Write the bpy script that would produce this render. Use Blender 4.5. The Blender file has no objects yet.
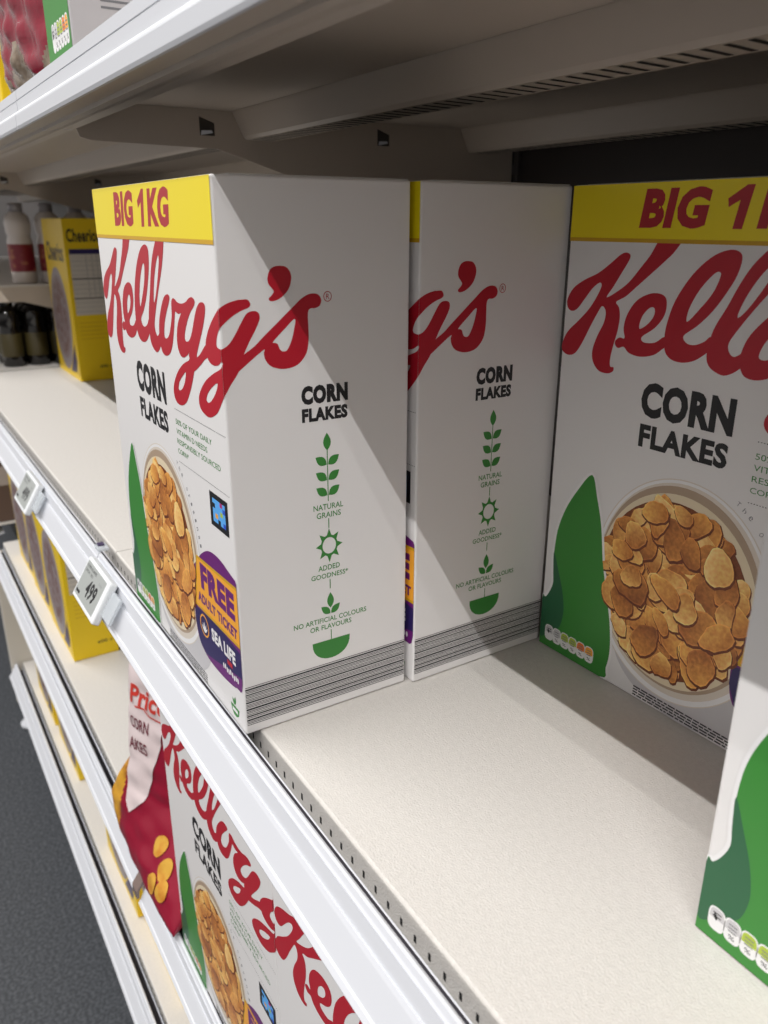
import bpy, bmesh, math, random, json
from mathutils import Vector, Matrix
from mathutils.geometry import tessellate_polygon, delaunay_2d_cdt
random.seed(7)
PI = math.pi
scn = bpy.context.scene
COL = scn.collection

# ------------------------------------------------------------------ materials
def lin(c):
    return tuple(((v/255)/12.92 if v/255 <= .04045 else ((v/255+.055)/1.055)**2.4) for v in c)
MATS = {}
def mat(name, rgb, rough=.5, metal=0., spec=.5, coat=0., bump=None, noise=None, alpha=1., trans=0.):
    if name in MATS: return MATS[name]
    m = bpy.data.materials.new(name); m.use_nodes = True
    nt = m.node_tree; b = nt.nodes['Principled BSDF']
    c = (*lin(rgb), 1)
    b.inputs['Base Color'].default_value = c
    b.inputs['Roughness'].default_value = rough
    b.inputs['Metallic'].default_value = metal
    b.inputs['Specular IOR Level'].default_value = spec
    b.inputs['Coat Weight'].default_value = coat
    b.inputs['Coat Roughness'].default_value = .15
    b.inputs['Alpha'].default_value = alpha
    b.inputs['Transmission Weight'].default_value = trans
    tc = nt.nodes.new('ShaderNodeTexCoord')
    if noise:                       # (scale, second colour, amount low, high)
        n = nt.nodes.new('ShaderNodeTexNoise'); n.inputs['Scale'].default_value = noise[0]
        n.inputs['Detail'].default_value = 6
        r = nt.nodes.new('ShaderNodeValToRGB')
        r.color_ramp.elements[0].position = noise[2]; r.color_ramp.elements[1].position = noise[3]
        r.color_ramp.elements[0].color = c; r.color_ramp.elements[1].color = (*lin(noise[1]), 1)
        nt.links.new(tc.outputs['Object'], n.inputs['Vector'])
        nt.links.new(n.outputs['Fac'], r.inputs['Fac']); nt.links.new(r.outputs['Color'], b.inputs['Base Color'])
    if bump:                        # (scale, strength, distance)
        n = nt.nodes.new('ShaderNodeTexNoise'); n.inputs['Scale'].default_value = bump[0]; n.inputs['Detail'].default_value = 4
        k = nt.nodes.new('ShaderNodeBump'); k.inputs['Strength'].default_value = bump[1]; k.inputs['Distance'].default_value = bump[2]
        nt.links.new(tc.outputs['Object'], n.inputs['Vector'])
        nt.links.new(n.outputs['Fac'], k.inputs['Height']); nt.links.new(k.outputs['Normal'], b.inputs['Normal'])
    MATS[name] = m
    return m
CARTON = mat('carton board white', (226,224,224), .42, spec=.45, bump=(90,.08,.0006))
EDGEW = mat('carton raw edge', (205,203,200), .7)
RED = mat('printed red', (178,14,38), .4)
BLACK = mat('printed black', (22,22,26), .4)
YEL = mat('printed yellow', (238,216,14), .35)
YELD = mat('printed dark yellow', (206,160,20), .4)
BRED = mat('printed banner red', (172,26,40), .4)
GRN = mat('printed green', (54,132,50), .4)
GRND = mat('printed dark green', (38,96,62), .4)
IGRN = mat('icon green', (52,128,52), .5)
WHT = mat('printed white', (232,231,232), .4)
GREYP = mat('printed grey', (120,120,124), .5)
PURP = mat('printed purple', (104,24,112), .4)
NAVY = mat('printed navy', (40,28,88), .4)
ORNG = mat('printed orange', (240,168,50), .4)
CYAN = mat('printed cyan', (90,170,240), .4)
BLUE = mat('printed blue', (40,80,200), .4)
MAGE = mat('printed magenta', (170,40,120), .4)
LIME = mat('printed lime', (170,190,60), .4)
AMBR = mat('printed amber', (230,120,40), .4)
TRAY = mat('powder coated shelf steel', (208,204,199), .45, spec=.4, bump=(750,.6,.0009), noise=(260,(201,197,192),.3,.7))
METAL = mat('shelf steel underside', (190,178,165), .4, spec=.5, bump=(300,.15,.0004))
RAIL = mat('white plastic rail', (208,210,216), .42, spec=.5)
RAILD = mat('rail channel shade grey', (84,80,88), .6)  # dark trough colour that deepens the shade in the rail gap
DARK = mat('dark slot', (14,13,13), .8)
BACKM = mat('back panel steel', (56,50,48), .5, bump=(200,.1,.0004))
POST = mat('upright steel', (70,66,64), .45)
CREAM = mat('printed bowl rim', (214,204,192), .45)
CREAM2 = mat('printed bowl inside', (172,150,128), .45)
MILK = mat('printed milk', (224,208,178), .45)
SHDW = mat('printed grey backdrop', (196,194,197), .45)
SCREEN = mat('e paper screen', (158,162,160), .35)
TAGW = mat('tag casing', (228,231,234), .3)
CLEAR = mat('clear clip plastic', (214,220,226), .12, alpha=.55)
BROWN = mat('printed flake brown', (86,38,18), .5)

# flakes printed with per-vertex ink colour
def vcol(name, rough=.42):
    m = bpy.data.materials.new(name); m.use_nodes = True
    nt = m.node_tree; b = nt.nodes['Principled BSDF']; b.inputs['Roughness'].default_value = rough
    a = nt.nodes.new('ShaderNodeVertexColor'); a.layer_name = 'ink'
    tc = nt.nodes.new('ShaderNodeTexCoord'); n = nt.nodes.new('ShaderNodeTexNoise'); n.inputs['Scale'].default_value = 350
    mx = nt.nodes.new('ShaderNodeMix'); mx.data_type = 'RGBA'; mx.blend_type = 'OVERLAY'; mx.inputs['Factor'].default_value = .55
    nt.links.new(tc.outputs['Object'], n.inputs['Vector'])
    nt.links.new(a.outputs['Color'], mx.inputs['A']); nt.links.new(n.outputs['Fac'], mx.inputs['B'])
    nt.links.new(mx.outputs['Result'], b.inputs['Base Color'])
    return m
FLAKE = vcol('printed corn flakes')

# ------------------------------------------------------------------ helpers
def finish(name, bm, mats, parent=None, smooth=False):
    me = bpy.data.meshes.new(name); bm.to_mesh(me); bm.free()
    for m in mats: me.materials.append(m)
    if smooth:
        for p in me.polygons: p.use_smooth = True
    o = bpy.data.objects.new(name, me); COL.objects.link(o)
    if parent: o.parent = parent
    return o
def thing(name, label, cat, loc=(0,0,0), rz=0, group=None):
    o = bpy.data.objects.new(name, None); COL.objects.link(o); o.empty_display_size = .05
    o.location = loc; o.rotation_euler = (0,0,rz); o['label'] = label; o['category'] = cat
    if group: o['group'] = group
    return o
def tag(o, label, cat, group=None):
    o['label'] = label; o['category'] = cat
    if group: o['group'] = group
    return o
def struct(o): o['kind'] = 'structure'; return o
def dup(root, loc, rz, label, group=None, name=None):
    r = root.copy(); COL.objects.link(r); r.location = loc; r.rotation_euler = (0,0,rz); r['label'] = label
    if name: r.name = name
    if group: r['group'] = group
    for ch in list(root.children):
        k = ch.copy(); COL.objects.link(k); k.parent = r
        for g in list(ch.children):
            d = g.copy(); COL.objects.link(d); d.parent = k
    return r
def addbox(bm, x0,x1,y0,y1,z0,z1, mi=0, bev=0, seg=2):
    vs = [bm.verts.new(v) for v in ((x0,y0,z0),(x1,y0,z0),(x1,y1,z0),(x0,y1,z0),(x0,y0,z1),(x1,y0,z1),(x1,y1,z1),(x0,y1,z1))]
    fs = [bm.faces.new([vs[i] for i in f]) for f in ((0,3,2,1),(4,5,6,7),(0,1,5,4),(1,2,6,5),(2,3,7,6),(3,0,4,7))]
    for f in fs: f.material_index = mi
    if bev:
        es = list({e for f in fs for e in f.edges})
        r = bmesh.ops.bevel(bm, geom=es, offset=bev, segments=seg, affect='EDGES', profile=.5)
        for f in r['faces']: f.material_index = mi
    return vs
def addlathe(bm, prof, c, n=24, mi=0, axis='z'):
    rings = []
    for r, h in prof:
        ring = []
        for i in range(n):
            a = 2*PI*i/n
            p = (c[0]+r*math.cos(a), c[1]+r*math.sin(a), c[2]+h) if axis == 'z' else (c[0]+r*math.cos(a), c[1]+h, c[2]+r*math.sin(a))
            ring.append(bm.verts.new(p))
        rings.append(ring)
    for a, b in zip(rings, rings[1:]):
        for i in range(n):
            f = bm.faces.new((a[i], a[(i+1)%n], b[(i+1)%n], b[i])); f.material_index = mi; f.smooth = True
    for ring, fl in ((rings[0], 1), (rings[-1], 0)):
        f = bm.faces.new(ring[::-1] if fl else ring); f.material_index = mi
def addprism_x(bm, poly, x0, x1, mi=0, idx=None):
    """poly = closed outline in (y,z), extruded along X"""
    a = [bm.verts.new((x0,y,z)) for y,z in poly]; b = [bm.verts.new((x1,y,z)) for y,z in poly]
    n = len(poly)
    for i in range(n):
        f = bm.faces.new((a[i], b[i], b[(i+1)%n], a[(i+1)%n])); f.material_index = idx[i] if idx else mi
    for t in tessellate_polygon([[Vector((y,z,0)) for y,z in poly]]):
        try:
            bm.faces.new([a[i] for i in t]).material_index = mi
            bm.faces.new([b[i] for i in t[::-1]]).material_index = mi
        except ValueError: pass
def smoothpoly(pts, k=4):
    """closed Catmull-Rom"""
    out = []; n = len(pts)
    for i in range(n):
        p0, p1, p2, p3 = pts[i-1], pts[i], pts[(i+1)%n], pts[(i+2)%n]
        for j in range(k):
            t = j/k; t2 = t*t; t3 = t2*t
            out.append(tuple(.5*((2*p1[a])+(-p0[a]+p2[a])*t+(2*p0[a]-5*p1[a]+4*p2[a]-p3[a])*t2+(-p0[a]+3*p1[a]-3*p2[a]+p3[a])*t3) for a in (0,1)))
    return out
def ell(cx, cy, rx, ry, n=48, rot=0):
    return [(cx+rx*math.cos(2*PI*i/n)*math.cos(rot)-ry*math.sin(2*PI*i/n)*math.sin(rot),
             cy+rx*math.cos(2*PI*i/n)*math.sin(rot)+ry*math.sin(2*PI*i/n)*math.cos(rot)) for i in range(n)]
def sell(cx, cy, rx, ry, n=32, e=.62):
    out = []
    for i in range(n):
        a = 2*PI*i/n; c, s_ = math.cos(a), math.sin(a)
        out.append((cx+rx*math.copysign(abs(c)**e, c), cy+ry*math.copysign(abs(s_)**e, s_)))
    return out
def rect(u0,v0,u1,v1): return [(u0,v0),(u1,v0),(u1,v1),(u0,v1)]

def winding(x, y, P):
    w = 0; n = len(P)
    for i in range(n):
        (a, b), (d, e) = P[i], P[(i+1)%n]
        if (b <= y) != (e <= y):
            if x < (d-a)*(y-b)/(e-b)+a: w += 1 if e > b else -1
    return w != 0

class Print:
    """Flat ink shapes laid on the unfolded carton: u in mm across the front and on round the right side, v in mm up.
    Stored as triangles per layer; split at the carton's corner when built."""
    def __init__(s, W): s.W = W; s.tris = []; s.mats = []
    def mi(s, m):
        if m not in s.mats: s.mats.append(m)
        return s.mats.index(m)
    def poly(s, loops, m, layer):
        vs = []; es = []
        for l in loops:
            n0 = len(vs); n = len(l); vs += [Vector((u,v)) for u,v in l]
            es += [(n0+i, n0+(i+1)%n) for i in range(n)]
        r = delaunay_2d_cdt(vs, es, [], 0, 1e-4)
        for t in r[2]:
            p = [r[0][i] for i in t]; c = (p[0]+p[1]+p[2])/3
            if winding(c.x, c.y, loops[0]) and not any(winding(c.x, c.y, h) for h in loops[1:]):
                s.tris.append((p, s.mi(m), layer))
    def mesh(s, verts, faces, m, layer):
        for f in faces: s.tris.append(([Vector(verts[i]) for i in f], s.mi(m), layer))
    def text(s, txt, u0, v0, u1, v1, m, layer, bold=0., shear=0., rot=0., skew=0.):
        verts, faces = textmesh(txt, bold, shear)
        out = []
        cu, cv = (u0+u1)/2, (v0+v1)/2
        for x, y in verts:
            a = u0+x*(u1-u0)-cu; b = v0+y*(v1-v0)-cv + skew*a
            out.append((cu+a*math.cos(rot)-b*math.sin(rot), cv+a*math.sin(rot)+b*math.cos(rot)))
        s.mesh(out, faces, m, layer)
    def build(s, name, parent, W=None, base=.00009, step=.00004):
        W = s.W if W is None else W
        bm = bmesh.new()
        cache = {}
        def bld(sel, side):
            for tri, mi, ly in s.tris:
                us = [p.x for p in tri]
                if side == 0 and min(us) >= W: continue
                if side == 1 and max(us) <= W: continue
                pts = [(p.x, p.y) for p in tri]
                if min(us) < W < max(us): pts = clip(pts, W, side)
                if len(pts) < 3: continue
                vs = []
                for u, v in pts:
                    key = (round(u,3), round(v,3), ly, side, mi)
                    if key not in cache:
                        o = base+step*ly
                        cache[key] = bm.verts.new((u/1000, -o, v/1000) if side == 0 else (W/1000+o, (u-W)/1000, v/1000))
                    if cache[key] not in vs: vs.append(cache[key])
                if len(vs) < 3: continue
                try: f = bm.faces.new(vs)
                except ValueError: continue
                f.material_index = mi; f.normal_update()
                want = Vector((0,-1,0)) if side == 0 else Vector((1,0,0))
                if f.normal.dot(want) < 0: f.normal_flip()
        bld(None, 0); bld(None, 1)
        return finish(name, bm, s.mats, parent)
def clip(pts, W, side):
    out = []; n = len(pts)
    ins = (lambda u: u <= W) if side == 0 else (lambda u: u >= W)
    for i in range(n):
        a, b = pts[i], pts[(i+1)%n]
        if ins(a[0]): out.append(a)
        if (a[0]-W)*(b[0]-W) < 0:
            t = (W-a[0])/(b[0]-a[0]); out.append((W, a[1]+t*(b[1]-a[1])))
    return out
_tc = {}
def textmesh(txt, bold=0., shear=0.):
    key = (txt, bold, shear)
    if key in _tc: return _tc[key]
    cu = bpy.data.curves.new('lettering', 'FONT'); cu.body = txt; cu.offset = bold; cu.shear = shear; cu.resolution_u = 3; cu.fill_mode = 'FRONT'
    if bold > 0: cu.space_character = 1+bold*1.6
    o = bpy.data.objects.new('lettering', cu); COL.objects.link(o)
    dg = bpy.context.evaluated_depsgraph_get(); dg.update()
    me = bpy.data.meshes.new_from_object(o.evaluated_get(dg))
    vs = [(v.co.x, v.co.y) for v in me.vertices]; fs = [tuple(p.vertices) for p in me.polygons]
    bpy.data.objects.remove(o); bpy.data.curves.remove(cu); bpy.data.meshes.remove(me)
    x0 = min(v[0] for v in vs); x1 = max(v[0] for v in vs); y0 = min(v[1] for v in vs); y1 = max(v[1] for v in vs)
    vs = [((x-x0)/(x1-x0), (y-y0)/(y1-y0)) for x, y in vs]
    _tc[key] = (vs, fs); return _tc[key]

# ------------------------------------------------------------------ printed bowl of flakes (one mesh, ink per vertex)
def flake_print(cx, cy, rx, ry, n, smin, smax, seed, name, parent, base=.0007, xmax=None, ox=0., oz=0., yfun=None):
    rnd = random.Random(seed)
    bm = bmesh.new(); lay = bm.verts.layers.float_color.new('ink')
    def put(u, v, o, col):
        y = -o if yfun is None else yfun(u, v)-o
        w = bm.verts.new((u/1000+ox, y, v/1000+oz)); w[lay] = (*lin(col), 1); return w
    # dark depth between flakes
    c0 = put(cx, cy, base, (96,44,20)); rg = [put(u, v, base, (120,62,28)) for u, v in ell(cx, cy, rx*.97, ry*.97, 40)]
    for i in range(40): bm.faces.new((c0, rg[i], rg[(i+1)%40]))
    cen = []
    tries = 0
    while len(cen) < n and tries < n*60:
        tries += 1
        a = rnd.uniform(0, 2*PI); r = math.sqrt(rnd.random())
        s = rnd.uniform(smin, smax)
        u = cx+(rx-s*.75)*r*math.cos(a); v = cy+(ry-s*.75)*r*math.sin(a)
        d = min([math.hypot(u-p[0], v-p[1]) for p in cen[-60:]] or [99])
        if d < s*.62 and tries < n*30: continue
        cen.append((u, v, s))
    rnd.shuffle(cen)
    pal = [((240,178,90),(194,120,50)), ((250,204,122),(208,140,66)), ((228,160,76),(166,96,40)), ((244,190,106),(184,112,48)), ((214,142,64),(146,82,34)), ((252,212,138),(222,162,84))]
    for k, (u, v, s) in enumerate(cen):
        o = base+.00002+k*.0000022
        rot = rnd.uniform(0, PI); asp = rnd.uniform(.55, .95); m = 18
        ph = [rnd.uniform(0, 2*PI) for _ in range(4)]; am = [rnd.uniform(.03,.11), rnd.uniform(.03,.10), rnd.uniform(.02,.06), rnd.uniform(.01,.04)]
        out = []
        for i in range(m):
            t = 2*PI*i/m
            rr = s*(1+am[0]*math.sin(2*t+ph[0])+am[1]*math.sin(3*t+ph[1])+am[2]*math.sin(5*t+ph[2])+am[3]*math.sin(8*t+ph[3]))
            x, y = rr*math.cos(t), rr*asp*math.sin(t)
            out.append((u+x*math.cos(rot)-y*math.sin(rot), v+x*math.sin(rot)+y*math.cos(rot), t))
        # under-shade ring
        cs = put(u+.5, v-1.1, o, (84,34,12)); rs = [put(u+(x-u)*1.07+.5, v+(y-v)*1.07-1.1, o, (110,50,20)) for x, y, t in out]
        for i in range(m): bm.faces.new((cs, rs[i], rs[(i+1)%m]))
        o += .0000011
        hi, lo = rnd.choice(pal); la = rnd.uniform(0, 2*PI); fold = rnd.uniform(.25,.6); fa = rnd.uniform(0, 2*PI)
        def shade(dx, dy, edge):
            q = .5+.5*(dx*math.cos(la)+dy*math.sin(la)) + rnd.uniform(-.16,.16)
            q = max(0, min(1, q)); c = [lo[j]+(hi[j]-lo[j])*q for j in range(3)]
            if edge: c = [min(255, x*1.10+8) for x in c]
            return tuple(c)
        ctr = put(u+fold*s*.4*math.cos(fa), v+fold*s*.4*math.sin(fa), o, shade(0,0,0))
        r1 = []; r2 = []; r3 = []
        for x, y, t in out:
            dx, dy = (x-u)/s, (y-v)/s
            r1.append(put(u+(x-u)*.5+fold*s*.22*math.cos(fa), v+(y-v)*.5+fold*s*.22*math.sin(fa), o, shade(dx*.5, dy*.5, 0)))
            r2.append(put(u+(x-u)*.88, v+(y-v)*.88, o, shade(dx, dy, 0)))
            r3.append(put(x, y, o, shade(dx, dy, 1)))
        for i in range(m):
            j = (i+1)%m
            bm.faces.new((ctr, r1[i], r1[j])); bm.faces.new((r1[i], r2[i], r2[j], r1[j])); bm.faces.new((r2[i], r3[i], r3[j], r2[j]))
    bmesh.ops.recalc_face_normals(bm, faces=bm.faces)
    for f in bm.faces:
        f.normal_update()
        if f.normal.y > 0: f.normal_flip()
    return finish(name, bm, [FLAKE], parent)

# ------------------------------------------------------------------ the corn flakes carton
W, D, H = .2741, .1373, .375
LOGO = json.loads('''{"K":[[[84.5,342.4],[75.2,329.1],[68.3,320.8],[59.0,310.3],[48.8,303.1],[40.4,299.0],[45.8,306.7],[52.1,316.4],[57.5,324.9],[58.2,328.6],[54.4,330.1],[49.2,328.3],[41.3,322.4],[30.6,315.3],[17.9,309.8],[7.6,303.3],[2.3,294.8],[3.5,288.8],[8.1,286.7],[13.4,289.0],[19.5,296.1],[26.6,304.5],[32.7,308.7],[34.8,306.9],[32.4,301.0],[25.6,290.6],[15.8,280.7],[5.5,271.5],[0.0,262.5],[1.3,256.3],[7.4,253.7],[14.4,255.8],[20.5,263.9],[27.3,276.8],[33.9,288.4],[37.3,292.6],[40.9,289.0],[40.1,281.1],[34.8,270.6],[31.5,260.1],[33.0,252.1],[39.1,246.2],[47.3,245.2],[52.7,247.4],[53.1,250.5],[49.9,250.8],[49.2,256.4],[51.0,266.5],[53.5,276.6],[54.3,286.3],[52.7,292.9],[49.7,296.5],[57.8,300.9],[66.5,308.0],[77.0,316.7],[87.0,325.1],[94.7,332.3],[101.0,343.4]]],"e":[[[52.4,269.6],[55.9,272.2],[60.4,272.3],[58.7,279.1],[60.7,288.8],[67.8,298.8],[78.8,304.2],[88.3,304.3],[92.7,300.2],[92.1,290.8],[85.4,281.9],[75.4,274.8],[77.6,271.3],[86.9,272.2],[94.6,277.0],[101.5,272.6],[95.2,269.7],[86.9,263.7],[75.4,261.1],[65.5,262.5],[60.5,266.1],[55.6,264.7],[52.5,266.7]],[[72.5,280.1],[73.6,288.1],[79.0,294.5],[83.3,294.9],[83.6,290.0],[79.3,284.0]]],"l":[[[94.2,276.4],[95.0,286.5],[99.4,301.2],[109.6,317.5],[122.0,329.0],[132.9,333.7],[140.8,333.3],[143.8,328.9],[141.9,319.2],[136.2,308.2],[128.3,296.6],[118.7,286.7],[109.2,279.3],[112.1,274.8],[118.5,274.3],[125.3,277.3],[129.8,280.9],[136.5,276.9],[128.5,270.6],[120.1,264.5],[110.9,261.8],[101.9,262.6],[96.0,267.3]],[[110.4,288.4],[110.8,296.9],[117.1,309.4],[125.6,319.2],[129.9,320.6],[130.3,317.0],[126.5,307.5],[119.0,297.6]]],"l2":[[[160.1,339.8],[152.9,334.0],[142.6,325.3],[132.0,314.0],[124.2,300.2],[117.0,285.9],[114.2,271.7],[116.8,262.5],[126.5,258.0],[136.8,259.7],[146.6,264.3],[152.9,269.0],[150.0,275.5],[138.3,270.6],[131.3,272.9],[129.6,278.5],[138.0,287.8],[151.9,302.1],[165.7,317.8],[173.4,329.4],[177.5,338.6],[174.5,341.0],[165.8,340.9]],[[159.8,327.4],[152.5,321.4],[143.4,310.2],[135.8,298.8],[135.5,294.3],[143.6,299.3],[152.5,309.7],[159.5,320.6],[161.5,325.9]]],"o":[[[175.4,302.4],[180.1,301.1],[177.8,297.3],[169.7,290.1],[162.9,282.8],[159.2,275.7],[159.4,271.8],[164.2,271.2],[171.4,274.6],[178.1,282.4],[182.1,289.3],[183.0,295.9],[184.8,299.2],[189.6,300.7],[196.3,298.9],[198.2,295.3],[194.6,292.5],[190.9,291.5],[187.2,284.3],[183.0,276.4],[177.8,268.2],[169.8,261.4],[159.6,258.4],[151.1,259.2],[146.5,263.4],[143.9,271.1],[148.4,282.4],[157.1,292.8],[166.5,300.1]]],"g":[[[184.7,298.7],[189.6,300.7],[196.3,298.9],[205.9,298.3],[215.2,299.8],[222.6,302.9],[229.1,304.1],[233.5,302.3],[231.7,298.9],[224.5,294.5],[216.9,288.1],[210.5,280.3],[208.8,275.6],[212.2,274.0],[218.7,276.3],[224.9,282.8],[230.7,291.2],[236.0,297.6],[241.8,301.4],[248.1,302.4],[252.0,300.2],[249.9,293.8],[244.6,285.7],[237.8,277.2],[230.8,268.5],[229.6,265.6],[222.6,255.6],[218.6,249.5],[210.9,239.8],[200.3,230.8],[187.7,226.7],[175.8,227.3],[170.6,232.9],[173.2,240.3],[184.8,250.0],[199.8,257.4],[214.2,262.2],[214.2,265.4],[216.1,267.6],[209.9,264.3],[201.0,262.1],[194.2,263.7],[190.0,269.7],[191.4,278.2],[196.5,285.6],[204.3,291.8],[198.5,291.0],[192.2,292.1],[186.7,295.2]],[[204.7,252.5],[197.8,249.5],[187.6,243.6],[183.9,238.6],[186.9,237.4],[193.9,239.8],[201.1,245.8]]],"gc":[[[214.2,262.2],[229.7,265.9],[237.3,269.3],[248.7,276.4],[255.9,276.0],[252.2,269.6],[244.2,266.3],[235.7,261.6],[222.6,255.6],[215.9,255.5]]],"g2":[[[248.1,273.3],[250.0,280.4],[258.6,289.7],[271.9,299.1],[279.6,303.4],[286.7,305.2],[288.5,305.2],[292.9,305.1],[294.7,302.3],[293.2,300.3],[288.1,298.6],[281.4,295.0],[274.1,289.1],[269.0,283.3],[267.5,278.0],[272.8,276.6],[276.9,277.6],[280.4,280.4],[284.0,285.2],[287.7,291.1],[291.9,296.9],[296.4,298.2],[299.7,297.0],[300.3,293.4],[297.5,287.4],[293.1,280.5],[288.7,272.4],[284.7,262.3],[278.9,254.4],[274.1,247.4],[268.0,241.0],[259.7,234.1],[246.5,229.1],[235.3,229.8],[228.3,233.6],[229.1,241.1],[241.0,251.3],[257.3,259.1],[272.3,264.8],[274.1,269.1],[268.0,266.2],[259.6,265.0],[251.6,266.9]],[[264.6,254.4],[255.7,251.0],[246.0,245.0],[242.5,240.3],[246.0,238.8],[252.7,241.7],[261.2,248.5]]],"s":[[[288.7,272.4],[295.7,276.7],[301.7,281.8],[312.5,290.6],[322.1,298.4],[329.4,304.2],[335.5,306.8],[340.9,306.3],[343.3,303.1],[342.3,299.4],[338.8,297.8],[335.2,297.7],[333.6,294.8],[333.6,287.2],[333.6,278.7],[331.8,270.2],[326.7,264.1],[320.6,261.6],[313.4,261.4],[306.5,263.7],[303.0,267.7],[302.0,272.0],[302.3,274.4],[294.1,269.0],[284.2,262.0],[279.0,258.9],[279.4,266.1]],[[324.2,292.0],[316.9,286.2],[308.7,278.9],[310.1,278.0],[311.8,277.1],[313.1,273.8],[315.1,272.3],[318.1,272.9],[321.3,278.5],[323.6,285.8]]],"ap":[[[315.2,324.2],[319.7,323.3],[322.4,319.7],[322.6,315.2],[320.3,309.7],[316.0,305.8],[311.4,303.7],[307.9,303.6],[307.1,305.2],[309.2,307.1],[310.5,309.1],[309.4,311.1],[307.3,313.7],[306.7,317.2],[308.3,321.6],[311.2,323.7]]]}''')
def blend(u):       # the right half of the lettering was measured on the nearer box
    return u+(14 if u < 128 else 14-7*(u-128)/19 if u < 147 else max(0, 7-7*(u-147)/60))
for k in ('l2','o','g','gc','g2','s','ap'):
    LOGO[k] = [[(blend(u), v) for u, v in l] for l in LOGO[k]]
def fpath(P, pts, m, ly): P.poly([pts], m, ly)
def leaf(u, v, l, w, ang):
    pts = [(0,0),(.25*l,w*.8),(.6*l,w),(l,0),(.6*l,-w),(.25*l,-w*.8)]
    pts = [(x, y) for x, y in pts]
    a = math.radians(ang)
    base = [(0,0)]+[(l*t, w*math.sin(PI*t**.9)) for t in (.15,.3,.45,.6,.75,.9)]+[(l,0)]+[(l*t, -w*math.sin(PI*t**.9)) for t in (.9,.75,.6,.45,.3,.15)]
    return [(u+x*math.cos(a)-y*math.sin(a), v+x*math.sin(a)+y*math.cos(a)) for x, y in base]
def line(u0, v0, u1, v1, w):
    dx, dy = u1-u0, v1-v0; L = math.hypot(dx, dy); nx, ny = -dy/L*w/2, dx/L*w/2
    return [(u0+nx,v0+ny),(u0-nx,v0-ny),(u1-nx,v1-ny),(u1+nx,v1+ny)]
def carton_mesh(W, D, H, mats, parent, name='carton'):
    bm = bmesh.new(); addbox(bm, 0, W, 0, D, 0, H, 0, .0016, 3)
    for f in bm.faces: f.smooth = False
    return finish(name, bm, mats, parent)
def lozenges(P, u0, v0, u1, v1, ly):
    n = 6; w = (u1-u0)/n; cols = [WHT, WHT, LIME, LIME, AMBR, ORNG]
    for i in range(n):
        a = u0+i*w; cu = a+w/2; cv = (v0+v1)/2; h = (v1-v0)
        P.poly([sell(cu, cv, w*.53, h*.5)], WHT, ly)
        top = [p for p in sell(cu, cv, w*.45, h*.44) if p[1] >= cv-.1*h]
        P.poly([top], cols[i] if i > 1 else SHDW, ly+1)
        for q in range(3 if i else 2):
            ww = w*.26
            P.poly([rect(cu-ww, cv+h*(.22-.14*q), cu+ww, cv+h*(.27-.14*q))], GREYP if i else BLACK, ly+2)
        if i: P.text('%', cu-w*.2, cv-h*.36, cu+w*.2, cv-h*.17, BLACK, ly+2)
    P.poly([leaf(u0+w*.5, cv-h*.05, h*.3, w*.12, 110), leaf(u0+w*.5, cv-h*.05, h*.3, w*.12, 60)][:1], BLACK, ly+3)
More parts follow.
